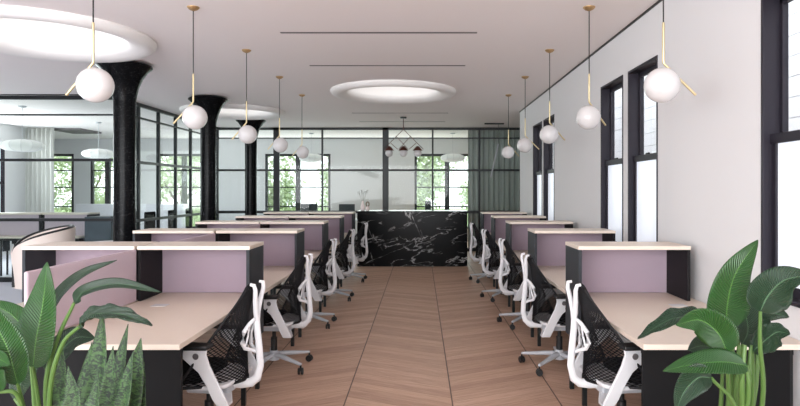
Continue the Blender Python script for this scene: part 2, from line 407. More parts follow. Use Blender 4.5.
# ------------------------------------------------------------------ steel framed glass partitions
def partition(name, p0, p1, posts, thick, rails, top=ZC):
    """p0->p1 on the floor; posts at metres from p0"""
    p0 = Vector(p0); p1 = Vector(p1); d = p1-p0; Ln = d.length
    e = empty(name, p0, math.atan2(d.y, d.x), kind='structure')
    f = MB()
    for q in posts:
        hw = .075 if q in thick else .022
        f.box((q-hw, -.03, 0), (q+hw, .03, top))
    f.box((0, -.03, top-.06), (Ln, .03, top)); f.box((0, -.03, 0), (Ln, .03, .08))
    f.build('partition_frame', M['black_metal'], e, bevel=.002)
    for z, hh in rails:
        MB().box((0, -.025, z-hh/2), (Ln, .025, z+hh/2)).build('partition_rail', M['black_metal'], e)
    ps = sorted(posts)
    for a, b in zip(ps[:-1], ps[1:]):
        MB().box((a+.02, -.004, .08), (b-.02, .004, top-.06)).build('glass_pane', M['glass'], e)
XA = -5.0
partition('wall_glass_far', (XA, 14.8, 0), (5.0, 14.8, 0), [0, 1.45, 2.58, 4.14, 5.30, 6.45, 7.6, 8.75, 9.9], [1.45, 4.14], [(2.0, .05), (2.79, .03), (.97, .07)])
partition('wall_glass_left', (XA, 9.84, 0), (XA, 14.8, 0), [0, .79, 1.6, 2.4, 3.2, 4.0, 4.93], [], [(2.0, .05), (2.79, .03), (.97, .05)])
partition('wall_glass_front', (-9.7, 9.84, 0), (XA, 9.84, 0), [0.02, 4.7], [], [(2.0, .045), (2.74, .025), (1.02, .05)])

# curtains: pleated sheets behind the far glass
def curtain(x0, x1, y, z0, z1, label, group=None, amp=.05, pitch=.13):
    mb = MB(); bm = mb.bm; n = int((x1-x0)/pitch*10); prev = None
    for i in range(n+1):
        x = x0+(x1-x0)*i/n; ph = 2*PI*i/10
        yy = y+amp*math.sin(ph)+.015*math.sin(ph*.37)
        cur = [bm.verts.new((x, yy+.01*math.sin(k*1.7+i*.05), z0+(z1-z0)*k/6)) for k in range(7)]
        if prev:
            for k in range(6): bm.faces.new((prev[k], cur[k], cur[k+1], prev[k+1]))
        prev = cur
    o = mb.build('curtain', M['curtain'], smooth=True)
    for p in o.data.polygons: p.use_smooth = True
    s = o.modifiers.new('thick', 'SOLIDIFY'); s.thickness = .004
    return tag(o, label, 'curtain', group)
curtain(1.2, 4.6, 15.15, .02, ZC-.02, 'long grey pleated curtain behind the glass at the far right')
curtain(-9.68, -9.0, 14.7, .02, ZC-.02, 'grey curtain bunched in the corner of the room behind the left glass', amp=.04, pitch=.11)

# ------------------------------------------------------------------ skylights
for i, (cx, cy, r) in enumerate(SKY):
    lab = ['large round white skylight ring at the left, nearest the camera', 'round white skylight ring beyond the second black column', 'round white skylight ring in the centre of the ceiling'][i]
    e = empty('round_skylight', (cx, cy, ZC), 0, lab, 'skylight', 'round skylights in the ceiling')
    MB().lathe([(r, 0), (r+.005, -.02), (r-.01, -.05), (r-.05, -.075), (r-.11, -.08), (r-.18, -.065), (r-.24, -.04), (r-.27, 0), (r-.275, .04)], seg=72).build('plaster_ring', M['ring'], e, smooth=True)
    MB().lathe([(r-.275, .03), (r-.278, .18), (r-.285, .32), (r-.31, .42), (r-.37, .48)], seg=72).build('dome', M['ring'], e, smooth=True)
    MB().lathe([(0, .49), (r-.36, .49)], seg=48).build('diffuser', M['sky_diff'], e)

# ------------------------------------------------------------------ ceiling slots
slots = [(5.89, 'nearest'), (7.44, 'second'), (12.0, 'third'), (13.5, 'farthest')]
for Y, wd in slots:
    e = empty('ceiling_slot_diffuser', (-.41, Y, ZC), 0, f'long thin dark slot in the ceiling over the aisle, {wd} of four', 'air diffuser', 'ceiling slots over the aisle')
    MB().box((-.965, -.022, -.003), (.965, -.016, .001)).box((-.965, .016, -.003), (.965, .022, .001)).box((-.965, -.02, -.003), (-.955, .02, .001)).box((.955, -.02, -.003), (.965, .02, .001)).build('slot_frame', M['slot'], e)
    MB().box((-.958, -.017, -.002), (.958, .017, .0)).build('slot_blade', M['slot'], e)
tag(MB().box((-9.0, 7.6, ZC-.012), (-4.95, 7.66, ZC)).build('ceiling_track', M['black_metal']), 'black ceiling track at the upper left', 'track')
bpy.data.objects['ceiling_track'].location = (0, 2.05, 0)
for k in range(3):
    x = P(62+k*10, 130, 15.2).x
    o = MB().box((-.12, -.5, -.05), (.12, .5, 0)).build('ceiling_vent', M['slot'], loc=(x, 15.4, ZC))
    tag(o, 'small grey ceiling vent deep in the room behind the left glass', 'vent', 'ceiling vents behind the left glass')

# ------------------------------------------------------------------ columns
for i, (x, y) in enumerate([(-3.6, 7.3), (-3.52, 9.95), (-3.66, 12.95)]):
    e = empty('marble_column', (x, y, 0), 0, ['polished black column with flared top, nearest at the left', 'black flared column between the nearest and the farthest one', 'black flared column farthest away, near the far glass wall'][i], 'column', 'black columns')
    MB().lathe([(.125, .12), (.125, 2.5), (.127, 2.58)], seg=48).build('shaft', M['marble_col'], e, smooth=True)
    MB().lathe([(.127, 2.58), (.14, 2.66), (.165, 2.76), (.205, 2.86), (.26, 2.945), (.31, 2.99), (.318, 3.0), (.31, 3.02), (.24, 3.05)], seg=48).build('capital', M['marble_col'], e, smooth=True)
    MB().lathe([(.0, 0), (.2, 0), (.2, .05), (.17, .08), (.145, .12), (.0, .12)], seg=48).build('base', M['marble_col'], e, smooth=True)

# ------------------------------------------------------------------ pendants with brass rods
def pendant(sign, dx, gx):
    e = empty('globe_pendant')
    MB().lathe([(.0, 0), (.052, 0), (.05, -.008), (.035, -.022), (.012, -.032), (0, -.034)], seg=28).build('ceiling_cup', M['brass_cup'], e, smooth=True)
    zr, zb, ze = 2.485-ZC, 2.245-ZC, 2.06-ZC
    MB().tube([(0, 0, -.02), (0, 0, zr)], .0042, 8).build('cord', M['cord'], e)
    MB().tube([(0, 0, zr), (0, 0, zb+.006), (sign*.006, 0, zb-.004), (sign*dx, 0, ze)], .0075, 10, up=(0, 1, 0)).build('brass_rod', M['brass'], e, smooth=True)
    r = .102
    MB().lathe([(r*math.sin(PI*k/24), r*math.cos(PI*k/24)) for k in range(25)], (gx, 0, 2.118-ZC), 40).build('glass_globe', M['globe'], e, smooth=True)
    return e
wordsn = ['nearest', 'second', 'third', 'fourth', 'farthest']
PL = pendant(-1, .158, .012); PR = pendant(1, .19, -.008)
for side, proto, X, rz in (('left', PL, -1.92, (0, .25, .1, 0, 0)), ('right', PR, 1.425, (0, .5, .3, 0, .3))):
    for k in range(5):
        o = proto if k == 0 else copy_tree(proto)
        o.location = (X, 3.52+1.55*k, ZC); o.rotation_euler = (0, 0, rz[k])
        tag(o, f'white globe pendant on bent brass rod, {wordsn[k]} in the {side} row', 'pendant lamp', 'globe pendants on brass rods')

# saucer lamps behind glass
def saucer(loc, zb, label, r=.34):
    e = empty('saucer_lamp', loc, 0, label, 'pendant lamp', 'white saucer pendants behind the glass')
    MB().lathe([(0, 0), (.07, 0), (.06, -.025), (0, -.04)], seg=20).build('ceiling_cup', M['grey_plastic'], e, smooth=True)
    MB().tube([(0, 0, -.03), (0, 0, zb+.12-ZC)], .004, 6).build('cord', M['grey_plastic'], e)
    mb = MB(); n = 20; seg = 24
    rings = []
    for i in range(n+1):
        t = PI*i/n; rr = r*math.sin(t)**.8; z = .115*math.cos(t)
        rings.append([((rr*(1-.03*(j % 2)))*math.cos(2*PI*j/seg), (rr*(1-.03*(j % 2)))*math.sin(2*PI*j/seg), zb-ZC+z) for j in range(seg)])
    vs = [[mb.bm.verts.new(p) for p in ring] for ring in rings]
    for i in range(n):
        for j in range(seg): mb.bm.faces.new((vs[i][j], vs[i][(j+1) % seg], vs[i+1][(j+1) % seg], vs[i+1][j]))
    mb.build('saucer_shade', M['saucer'], e, smooth=False)
    w = MB()
    for j in range(0, seg, 2): w.tube([rings[i][j] for i in range(0, n+1, 1)], .003, 5)
    w.build('shade_ribs', M['grey_plastic'], e)
saucer((-7.3, 11.0, ZC), 2.32, 'white saucer pendant behind the left glass, at the picture edge', .36)
saucer((-7.3, 13.6, ZC), 2.33, 'white saucer pendant behind the left glass, beside the nearest column', .34)
saucer((.87, 16.2, ZC), 2.38, 'white saucer pendant behind the far glass, left of the curtain', .33)
saucer((-2.95, 16.2, ZC), 2.38, 'white saucer pendant behind the far glass, above the left garden window', .33)

# three globe chandelier with diamond rods
e = empty('globe_chandelier', (-.36, 12.65, ZC), 0, 'dark three globe chandelier with diamond shaped rods above the marble counter', 'chandelier')
MB().lathe([(0, 0), (.07, 0), (.065, -.03), (0, -.035)], seg=20).build('ceiling_cup', M['black_metal'], e, smooth=True)
MB().tube([(0, 0, -.02), (0, 0, -.26)], .008, 8).build('stem', M['copper'], e)
f = MB(); zt, zm, zl = -.26, -.52, -.79
for a, b in [((0, zt), (-.42, -.68)), ((0, zt), (.42, -.68)), ((-.16, zm+.12), (.1, -.68)), ((.16, zm+.12), (-.1, -.68)), ((-.42, -.68), (-.16, -.42)), ((-.27, -.55), (-.12, -.68)), ((.27, -.55), (.12, -.68))]:
    f.tube([(a[0], 0, a[1]), (b[0], 0, b[1])], .007, 6)
f.build('diamond_frame', M['copper'], e)
for x in (-.3, 0, .3):
    MB().lathe([(0, .07), (.03, .06), (.1, -.02), (.105, -.03), (0, -.03)], (x, 0, -.68), 20).build('lamp_cap', M['copper'], e, smooth=True)
    MB().lathe([(.082*math.sin(PI*k/14), .082*math.cos(PI*k/14)) for k in range(15)], (x, 0, -.76), 24).build('glass_globe', M['globe'], e, smooth=True)
# slim tilted rod lamp
e = empty('rod_pendant', (1.72, 13.8, ZC), 0, 'slim tilted rod pendant hanging before the grey curtain', 'pendant lamp')
MB().box((-.25, -.04, -.03), (.2, .04, 0)).build('ceiling_cup', M['black_metal'], e, bevel=.01)
MB().tube([(0.07, 0, -.02), (.07, 0, -.5)], .004, 6).build('cord', M['cord'], e)
MB().tube([(.07, 0, -.48), (-.1, 0, -1.24)], .016, 8).build('lamp_rod', M['grey_plastic'], e)

# ------------------------------------------------------------------ workstations
P0, PITCH = 3.0, 1.6        # front edge of the first desk, pitch of the rows
DW = .76                    # depth of a desk across the row
HF, HB = 1.16, 1.54         # hutch from/to inside a bay
def make_desk(DW=DW):
    """local x 0 = aisle edge, +x away from the aisle; y 0 = front edge"""
    e = empty('desk')
    MB().box((0, 0, .702), (DW, PITCH-.004, .73)).build('worktop', M['wood'], e, bevel=.002)
    for y in (1.19, 1.545):
        MB().box((.015, y-.015, 0), (.045, y+.015, .702)).build('leg', M['black_metal'], e)
    for y in (.1, 1.545):
        MB().box((DW-.06, y-.015, 0), (DW-.03, y+.015, .702)).build('leg', M['black_metal'], e)
    MB().box((.03, .08, .655), (DW-.03, .12, .702)).box((.03, 1.4, .655), (DW-.03, 1.44, .702)).build('frame_rail', M['black_metal'], e)
    MB().box((DW-.27, .98, .73), (DW-.17, 1.06, .733)).build('cable_flap', M['white_plastic'], e, bevel=.001)
    MB().box((.2, 1.30, .56), (.7, 1.45, .66)).build('cable_tray', M['inner_black'], e)
    MB().box((-.018, HF, .43), (-.001, HB, .733)).build('side_panel', M['charcoal'], e, bevel=.001)
    return e
def make_hutch():
    e = empty('desk_hutch')
    MB().box((-.02, 0, 1.088), (DW, HB-HF, 1.114)).build('shelf_top', M['wood'], e, bevel=.002)
    MB().box((-.018, 0, .734), (.004, HB-HF-.002, 1.088)).build('side_panel', M['charcoal'], e, bevel=.001)
    MB().box((DW-.025, 0, .733), (DW-.003, HB-HF-.002, 1.088)).build('side_panel', M['inner_black'], e, bevel=.001)
    MB().box((.004, HB-HF-.03, .733), (DW-.025, HB-HF-.006, 1.088)).build('back_panel', M['mauve'], e, bevel=.001)
    return e
desk = make_desk(); hutch = make_hutch()
def mirror_tree(src):
    c = copy_tree(src)
    for ch in kids(c):
        ch.data = ch.data.copy()
        ch.data.transform(Matrix.Scale(-1, 4, (1, 0, 0))); ch.data.flip_normals()
    return c
desk_w = make_desk(.83); desk_m = mirror_tree(desk); hutch_m = mirror_tree(hutch)
rown = ['first', 'second', 'third', 'fourth', 'last']
used = set()
def take(proto):
    if proto.name in used: return copy_tree(proto)
    used.add(proto.name); return proto
for side, X, dm, hm, nm in (('R', 1.115, desk_w, hutch, 'right row'), ('L', -1.205, desk_m, hutch_m, 'aisle side of left block'), ('LL', -2.745, desk, hutch, 'far side of left block')):
    for k in range(5):
        if True:
            o = take(dm); o.location = (X, P0+PITCH*k, 0)
            tag(o, f'pale wood desk with black legs, {rown[k]} from camera, {nm}', 'desk', 'desks in rows')
        o = take(hm); o.location = (X, P0+PITCH*k+HF, 0)
        tag(o, f'mauve shelf box with pale top on {rown[k]} desk, {nm}', 'desk shelf', 'shelf boxes on the desks')
for k in range(5):
    y = P0+PITCH*k
    o = MB()
    o.box((-.012, 0, .733), (.012, HF-.004, 1.094))
    o = o.build('desk_divider', M['mauve_light'], bevel=.02, seg=3, loc=(-1.976, y, 0))
    tag(o, f'pale mauve divider screen between the two {rown[k]} desks of the left block', 'divider screen', 'mauve divider screens')
# black end panels of the two rows
tag(MB().box((-2.73, 3.06, 0), (-1.222, 3.085, .7015)).build('end_panel', M['black_lam'], bevel=.001), 'black panel closing the front end of the left desk block', 'panel')
tag(MB().box((1.135, 3.06, 0), (1.885, 3.085, .7015)).build('end_panel', M['black_lam'], bevel=.001), 'black panel closing the front end of the right desk row', 'panel')

# ------------------------------------------------------------------ task chairs
def make_chair():
    e = empty('task_chair')
    st = MB()
    st.lathe([(0, .07), (.045, .07), (.05, .1), (.036, .14), (.03, .15), (0, .15)], seg=20)
    angs = [R(24)+2*PI*k/5 for k in range(5)]
    for a in angs:
        c, s = math.cos(a), math.sin(a)
        st.tube([(c*.02, s*.02, .115), (c*.12, s*.12, .108), (c*.22, s*.22, .095), (c*.325, s*.325, .083)], [.03, .026, .021, .015], 10, flat=.75)
    st.build('star_base', M['grey_plastic'], e, smooth=True)
    for a in angs:
        c, s = math.cos(a), math.sin(a)
        m = MB()
        for d in (-.013, .013):
            m.lathe([(0, d-.009), (.024, d-.009), (.028, d-.005), (.028, d+.005), (.024, d+.009), (0, d+.009)], (0, 0, .028), 18, 'x')
        m.tube([(0, 0, .028), (0, 0, .075)], .008, 8)
        m.xf(Matrix.Translation((c*.325, s*.325, 0)) @ Matrix.Rotation(a+.7, 4, 'Z'))
        m.build('caster', M['black_rubber'], e, smooth=True)
    MB().lathe([(0, .14), (.027, .14), (.027, .26), (.016, .262), (.016, .37), (0, .37)], seg=20).build('gas_cylinder', M['black_rubber'], e, smooth=True)
    MB().box((-.09, -.16, .325), (.09, .1, .395)).build('tilt_mechanism', M['grey_plastic'], e, bevel=.015, seg=3)
    # seat pan and cushion: curved plan shapes
    def plan(w, f, b, n=8):
        pts = []
        for sx, sy in ((1, 1), (-1, 1), (-1, -1), (1, -1)):
            a0 = {(1, 1): 0, (-1, 1): 90, (-1, -1): 180, (1, -1): 270}[(sx, sy)]
            r = .1
            for k in range(n+1):
                a = R(a0+90*k/n); pts.append((sx*(w-r)+r*math.cos(a), (f if sy > 0 else b)+(-r if sy > 0 else r)+r*math.sin(a)))
        return pts
    MB().prism(plan(.235, .25, -.2), .395, .418, 'z').build('seat_pan', M['white_plastic'], e, bevel=.008, seg=3, smooth=True)
    MB().prism(plan(.225, .255, -.05), .418, .455, 'z').build('seat_cushion', M['black_fabric'], e, bevel=.02, seg=4, smooth=True)
    # back: suspended lattice
    def S(s, t):
        w = .070+.235*(1-t)**.92
        z = .425+.505*t-.03*(1-s*s)*(1-t)**2+.02*t*(1-s*s)
        yc = -.228-.055*math.sin(PI*min(1, t*1.0))*(-.35)-.03*t
        y = yc+(.265*(1-t)**1.25)*(abs(s)**1.8)
        return Vector((s*w, y, z))
    mb = MB(); nS, nT = 40, 54; V = {}
    def vv(i, j):
        if (i, j) not in V: V[(i, j)] = mb.bm.verts.new(S(-1+2*i/nS, (j/nT)**1.15))
        return V[(i, j)]
    for i in range(1, nS):
        for j in range(1, nT):
            if (i+j) % 2: mb.bm.faces.new((vv(i-1, j), vv(i, j-1), vv(i+1, j), vv(i, j+1)))
    o = mb.build('back_mesh', M['mesh'], e)
    wf = o.modifiers.new('lattice', 'WIREFRAME'); wf.thickness = .0085; wf.use_even_offset = False; wf.use_relative_offset = False
    # rim of the suspended back
    rim = MB()
    for s in (-1, 1): rim.tube([S(s, t/20) for t in range(21)], [.008]*16+[.007, .007, .008, .009, .01], 8)
    rim.tube([S(-1+s/10, 0) for s in range(21)], .008, 8); rim.tube([S(-1+s/5, 1) for s in range(11)], .011, 8)
    rim.build('back_rim', M['mesh'], e, smooth=True)
    # Y shaped tower
    sp = MB()
    sp.tube([(0, -.12, .37), (0, -.2, .368), (0, -.26, .375), (0, -.298, .41), (0, -.315, .48), (0, -.308, .58), (0, -.296, .69), (0, -.293, .76)], [.03, .03, .027, .024, .022, .021, .02, .019], 12, flat=.7, up=(1, 0, 0))
    for s in (-1, 1): sp.tube([(0, -.296, .74), (s*.016, -.294, .79), (s*.038, -.300, .86), (s*.060, -.310, .925), (s*.068, -.304, .955), (s*.066, -.282, .958)], [.017, .016, .015, .013, .012, .009], 10, flat=.8, up=(1, 0, 0))
    sp.build('spine', M['white_plastic'], e, smooth=True)
    # lumbar bracket: open loop ahead of the spine
    lb = MB()
    for s in (-1, 1):
        lb.tube([(s*.012, -.285, .75), (s*.03, -.262, .725), (s*.055, -.238, .68), (s*.062, -.232, .62), (s*.045, -.24, .585), (s*.015, -.27, .57)], [.010, .012, .014, .014, .012, .010], 8)
        lb.tube([(s*.03, -.262, .725), (s*.025, -.25, .65), (s*.045, -.24, .585)], .006, 8)
    lb.tube([(-.015, -.27, .57), (0, -.29, .555), (.015, -.27, .57)], .01, 8)
    lb.build('lumbar_bracket', M['white_plastic'], e, smooth=True)
    for s in (-1, 1):
        ar = MB()
        # blade under the seat and up the side: rectangular sections swept
        path = [((s*.07, -.14, .335), .03), ((s*.16, -.18, .31), .034), ((s*.226, -.19, .318), .036), ((s*.248, -.175, .37), .036), ((s*.25, -.135, .45), .034), ((s*.25, -.095, .52), .037), ((s*.25, -.06, .57), .055), ((s*.25, -.04, .61), .08), ((s*.25, -.035, .632), .085)]
        prev = None
        for i, (p, hw) in enumerate(path):
            p = Vector(p); a = Vector(path[max(i-1, 0)][0]); b = Vector(path[min(i+1, len(path)-1)][0])
            t = (b-a).normalized(); wd = Vector((0, 1, 0)); wd = (wd-t*wd.dot(t)).normalized(); nn = t.cross(wd)*.008
            cur = [ar.bm.verts.new(p+wd*hw*q+nn*r_) for q, r_ in ((-1, -1), (1, -1), (1, 1), (-1, 1))]
            if prev:
                for k in range(4): ar.bm.faces.new((prev[k], prev[(k+1) % 4], cur[(k+1) % 4], cur[k]))
            else: ar.bm.faces.new(cur[::-1])
            prev = cur
        ar.bm.faces.new(prev)
        a = ar.build('armrest', M['white_plastic'], e, bevel=.004, smooth=True)
        MB().lathe([(0, -.004), (.015, -.004), (.018, 0), (.015, .004), (0, .004)], (s*.261, -.05, .59), 16, 'x').build('adjuster_knob', M['slot'], a, smooth=True)
        MB().prism([(-.045, -.1), (.045, -.1), (.052, .06), (.04, .16), (0, .175), (-.04, .16), (-.052, .06)], .632, .657, 'z').xf(Matrix.Translation((s*.255, -.03, 0))).build('arm_pad', M['black_rubber'], a, bevel=.008, seg=3, smooth=True)
    return e
chair = make_chair(); first = True
cw = ['nearest to the camera', 'second from the camera', 'third from the camera', 'fourth from the camera', 'farthest, beside the marble counter']
for side, X, ys_, rot in (('left', -1.25, [3.55, 5.08, 6.7, 8.3, 9.98], [83, 84, 82, 85, 83]), ('right', 1.19, [3.55, 5.1, 6.72, 8.32, 9.94], [-82, -84, -82, -80, -83])):
    for k in range(5):
        o = chair if first else copy_tree(chair); first = False
        o.location = (X+(.0, .01, -.01, .02, .05)[k]*(1 if side == 'left' else -1), ys_[k], 0); o.rotation_euler = (0, 0, R(rot[k]))
        tag(o, f'black mesh and white task chair in the {side} row, {cw[k]}', 'office chair', 'task chairs along the aisle')

# ------------------------------------------------------------------ reception counter and things on it
e = empty('reception_counter', (-.16, 11.84, 0), 0, 'black marble reception counter with white veins closing the aisle', 'counter')
MB().box((-1.09, 0, .0), (1.085, .6, 1.065)).build('marble_body', M['marble'], e, bevel=.002)
MB().box((-1.10, -.01, 1.065), (1.095, .66, 1.095)).build('marble_top', M['marble'], e, bevel=.003)
e = empty('bud_vase', (-1.16, 12.05, 1.095), 0, 'slim white vase holding a bare leafy sprig on the marble counter', 'vase')
MB().lathe([(0, 0), (.035, 0), (.045, .03), (.045, .09), (.03, .14), (.018, .18), (.02, .2), (.014, .2), (.01, .17), (0, .16)], seg=24).build('vase_body', M['vase'], e, smooth=True)
sp = MB(); lf = MB(); rnd = random.Random(3)
for a in range(4):
    p = [Vector((0, 0, .15)), Vector(((a-1.5)*.03, 0, .28)), Vector(((a-1.5)*.055, rnd.uniform(-.03, .03), .38+.03*(a % 2)))]
    sp.tube(p, .0025, 5)
    for t in (.45, .65, .8, .95, 1.0):
        q = p[1].lerp(p[2], t)+Vector((rnd.uniform(-.025, .025), rnd.uniform(-.02, .02), 0))
        lf.lathe([(0, .004), (.016, 0), (0, -.004)], q, 7)
spo = sp.build('sprig', M['twig'], e); lf.build('sprig_leaves', M['sprig'], e)
e = empty('ring_vase', (-1.06, 12.02, 1.095), 0, 'small pale vase with a bronze ring shaped top beside the bud vase', 'vase')
MB().lathe([(0, 0), (.03, 0), (.04, .03), (.035, .07), (.015, .09), (0, .09)], seg=20).build('vase_body', M['vase'], e, smooth=True)
MB().tube([(.03*math.cos(a), 0, .13+.045*math.sin(a)) for a in [2*PI*k/16 for k in range(17)]], .012, 8, up=(0, 1, 0)).build('ring_top', M['brown_vase'], e, smooth=True)

# screens and small things behind / around the counter
def monitor(loc, w, h, rz, label):
    e = empty('monitor', loc, rz, label, 'monitor', 'dark monitors in the far room')
    MB().box((-w/2, -.012, .12), (w/2, .012, .12+h)).build('screen', M['screen'], e, bevel=.004)
    MB().box((-.02, .012, .0), (.02, .03, .2)).box((-.1, -.07, 0), (.1, .07, .012)).build('stand', M['black_rubber'], e)
# desks behind the far glass carry them
def table(name, loc, w, d, h, label, m='white_lam'):
    e = empty(name, loc, 0, label, 'table')
    MB().box((-w/2, -d/2, h-.03), (w/2, d/2, h)).build('table_top', M[m], e, bevel=.003)
    for sx in (-1, 1):
        for sy in (-1, 1): MB().box((sx*(w/2-.04)-.02, sy*(d/2-.04)-.02, 0), (sx*(w/2-.04)+.02, sy*(d/2-.04)+.02, h-.03)).build('leg', M['black_metal'], e)
    return e
table('side_table', (-2.35, 15.9, 0), 2.1, .6, .74, 'white table behind the far glass under the plain pale wall')
monitor((-2.95, 15.9, .74), .45, .29, .0, 'dark monitor behind the far glass, left of the bud vase by two screens')
monitor((-1.95, 15.9, .74), .42, .28, .1, 'wide low dark monitor behind the far glass, just left of the bud vase')
table('side_table', (.15, 15.9, 0), 1.2, .6, .74, 'white table behind the far glass right of the counter centre')
monitor((.2, 15.9, .74), .16, .36, .0, 'narrow dark screen standing behind the counter before the right garden window')

# left rooms: benches, chairs
def far_chair(loc, rz, label):
    e = empty('swivel_chair', loc, rz, label, 'office chair', 'black chairs behind the left glass')
    MB().box((-.23, -.23, .44), (.23, .23, .5)).build('seat', M['black_fabric'], e, bevel=.03, seg=3)
    MB().box((-.22, -.26, .58), (.22, -.21, 1.08)).build('backrest', M['black_fabric'], e, bevel=.025, seg=3)
    MB().tube([(0, -.2, .42), (0, -.29, .5), (0, -.275, .7)], .02, 8).build('back_bar', M['black_rubber'], e)
    m = MB(); m.tube([(0, 0, .08), (0, 0, .44)], .03, 12)
    for k in range(5):
        a = 2*PI*k/5; m.tube([(0, 0, .1), (.28*math.cos(a), .28*math.sin(a), .06)], [.025, .015], 8); m.lathe([(0, -.012), (.03, -.012), (.03, .012), (0, .012)], (.28*math.cos(a), .28*math.sin(a), .03), 12, 'x')
    m.build('star_base', M['black_rubber'], e, smooth=True)
for (x, y, r_, l) in [(-5.6, 11.9, 90, 'black swivel chair behind the left glass, nearest of three'), (-5.65, 13.0, 100, 'black swivel chair behind the left glass, middle of three'), (-5.7, 14.15, 95, 'black swivel chair behind the left glass, farthest of three')]:
    far_chair((x, y, 0), R(r_), l)
table('meeting_table', (-6.95, 13.0, 0), 1.2, 2.6, .75, 'long white table behind the left glass between black chairs')
for k, x in enumerate((-8.12, -7.3, -6.48)):
    o = copy_tree(desk_m); o.location = (x+.8, 9.98, 0); tag(o, f'pale desk behind the front left glass, {["leftmost", "middle", "rightmost"][k]} of three', 'desk', 'desks behind the left glass')
    for ch in kids(o): ch.scale = (1, .45, 1)
    o = copy_tree(hutch_m); o.location = (x+.8, 10.22, 0); tag(o, f'shelf box behind the front left glass, {["leftmost", "middle", "rightmost"][k]} of three', 'desk shelf', 'shelf boxes behind the left glass')
    for ch in kids(o):
        if ch.name.startswith('back_panel'):
            ch.data = ch.data.copy(); ch.data.materials[0] = M['mauve_light']; ch.location = (0, -.33, 0)  # paler felt puts the strong light on these mauve panels into their colour
o = MB().box((-.02, 0, 0), (.42, .4, 1.06)).build('tall_cabinet', M['teal_panel'], bevel=.004, loc=(-5.58, 10.0, 0)); tag(o, 'slate blue cabinet behind the left glass beside the nearest column', 'cabinet')
o = MB().box((-3.0, -.2, 0), (0, .2, 1.12)).build('credenza', M['white_lam'], bevel=.004, loc=(-6.6, 16.9, 0)); tag(o, 'long low white cabinet under the garden windows behind the left glass', 'cabinet')

# cream armchair with black piping (at the left edge)
e = empty('tub_armchair', (-4.78, 7.6, 0), R(125), 'cream tub armchair with black piping behind the left desk block', 'armchair')
n = 30; A = []
mb = MB(); pip = []
for i in range(n+1):
    a = R(20+ (320)*i/n); c, s = math.sin(a), math.cos(a)
    top = .72+.31*math.sin(PI*i/n)**.6
    rr = .36; ri = .30
    ring = [(rr*c*.9, rr*s*.9, .3), (rr*c, rr*s, top), (ri*c, ri*s, top), (ri*c*.9, ri*s*.9, .3)]
    pip.append(((rr+ri)/2*c, (rr+ri)/2*s, top+.004)); A.append([mb.bm.verts.new(q) for q in ring])
for i in range(n):
    for k in range(4): mb.bm.faces.new((A[i][k], A[i+1][k], A[i+1][(k+1) % 4], A[i][(k+1) % 4]))
mb.bm.faces.new(A[0]); mb.bm.faces.new(A[-1][::-1])
mb.build('shell', M['cream'], e, smooth=True)
pip = [(pip[0][0], pip[0][1], .32)]+pip+[(pip[-1][0], pip[-1][1], .32)]
MB().tube(pip, .02, 8).build('piping', M['black_rubber'], e, smooth=True)
MB().lathe([(0, .3), (.29, .3), (.3, .34), (.3, .42), (.27, .46), (0, .47)], seg=32).build('seat_cushion', M['black_fabric'], e, smooth=True)
for k in range(4):
    a = PI/4+k*PI/2; MB().tube([(.22*math.cos(a), .22*math.sin(a), .3), (.3*math.cos(a), .3*math.sin(a), 0)], [.018, .011], 8).build('leg', M['black_metal'], e)
# round table with dark rim beside it
e = empty('round_table', (-4.45, 8.7, 0), 0, 'round white table with dark rim between the armchair and the nearest column', 'table')
MB().lathe([(0, .72), (.45, .72), (.45, .745), (0, .745)], seg=40).build('table_top', M['white_lam'], e)
MB().lathe([(.45, .715), (.465, .715), (.465, .748), (.45, .748), (.45, .715)], seg=40).build('rim', M['black_metal'], e)
MB().lathe([(0, 0), (.25, 0), (.25, .015), (.03, .03), (.03, .72), (0, .72)], seg=30).build('pedestal', M['black_metal'], e, smooth=True)

# ------------------------------------------------------------------ plants
def catmull(pts, n):
    pts = [Vector(p) for p in pts]; q = [pts[0]*2-pts[1]]+pts+[pts[-1]*2-pts[-2]]; out = []
    segs = len(pts)-1
    for i in range(n+1):
        t = segs*i/n; k = min(int(t), segs-1); t -= k
        a, b, c, d = q[k:k+4]
        out.append(.5*((2*b)+(c-a)*t+(2*a-5*b+4*c-d)*t*t+(3*b-a-3*c+d)*t**3))
    return out
def leaf(parent, pts, width, nrm, m, fold=.25, shape='banana', name='leaf', wav=.0, n=26, nu=10):
    c = catmull(pts, n); mb = MB(); bm = mb.bm; uvl = bm.loops.layers.uv.new('leaf'); rows = []; nrm = Vector(nrm); UV = {}
    for i, p in enumerate(c):
        t = i/n
        tg = (c[min(i+1, n)]-c[max(i-1, 0)]).normalized(); sd = tg.cross(nrm).normalized(); nn = sd.cross(tg).normalized()
        if shape == 'banana': wv = max(.0, math.sin(PI*min(1, t**.72))**.75)*(1-.15*t)
        else: wv = (.6+.4*math.sin(PI*min(1, t*1.05)))*(1-t**6)
        wv = max(wv, .02)*width/2; row = []
        for k in range(nu+1):
            u = -1+2*k/nu
            v = bm.verts.new(p+sd*u*wv+nn*(abs(u)**1.3*fold*wv*(1 if shape == 'banana' else 1)+wav*math.sin(i*1.1+k*2)*abs(u)*.012))
            UV[v] = (u, t); row.append(v)
        rows.append(row)
    for i in range(n):
        for k in range(nu):
            f = bm.faces.new((rows[i][k], rows[i][k+1], rows[i+1][k+1], rows[i+1][k])); f.smooth = True
            for l in f.loops: l[uvl].uv = UV[l.vert]
    me = bpy.data.meshes.new(name); bm.to_mesh(me); bm.free(); me.materials.append(m)
    o = bpy.data.objects.new(name, me); COL.objects.link(o); o.parent = parent
    s = o.modifiers.new('thick', 'SOLIDIFY'); s.thickness = .0015
    return o
def stem(parent, pts, r0, r1):
    c = catmull(pts, 14); MB().tube(c, [r0+(r1-r0)*i/14 for i in range(15)], 8).build('stem', M['stem'], parent, smooth=True)
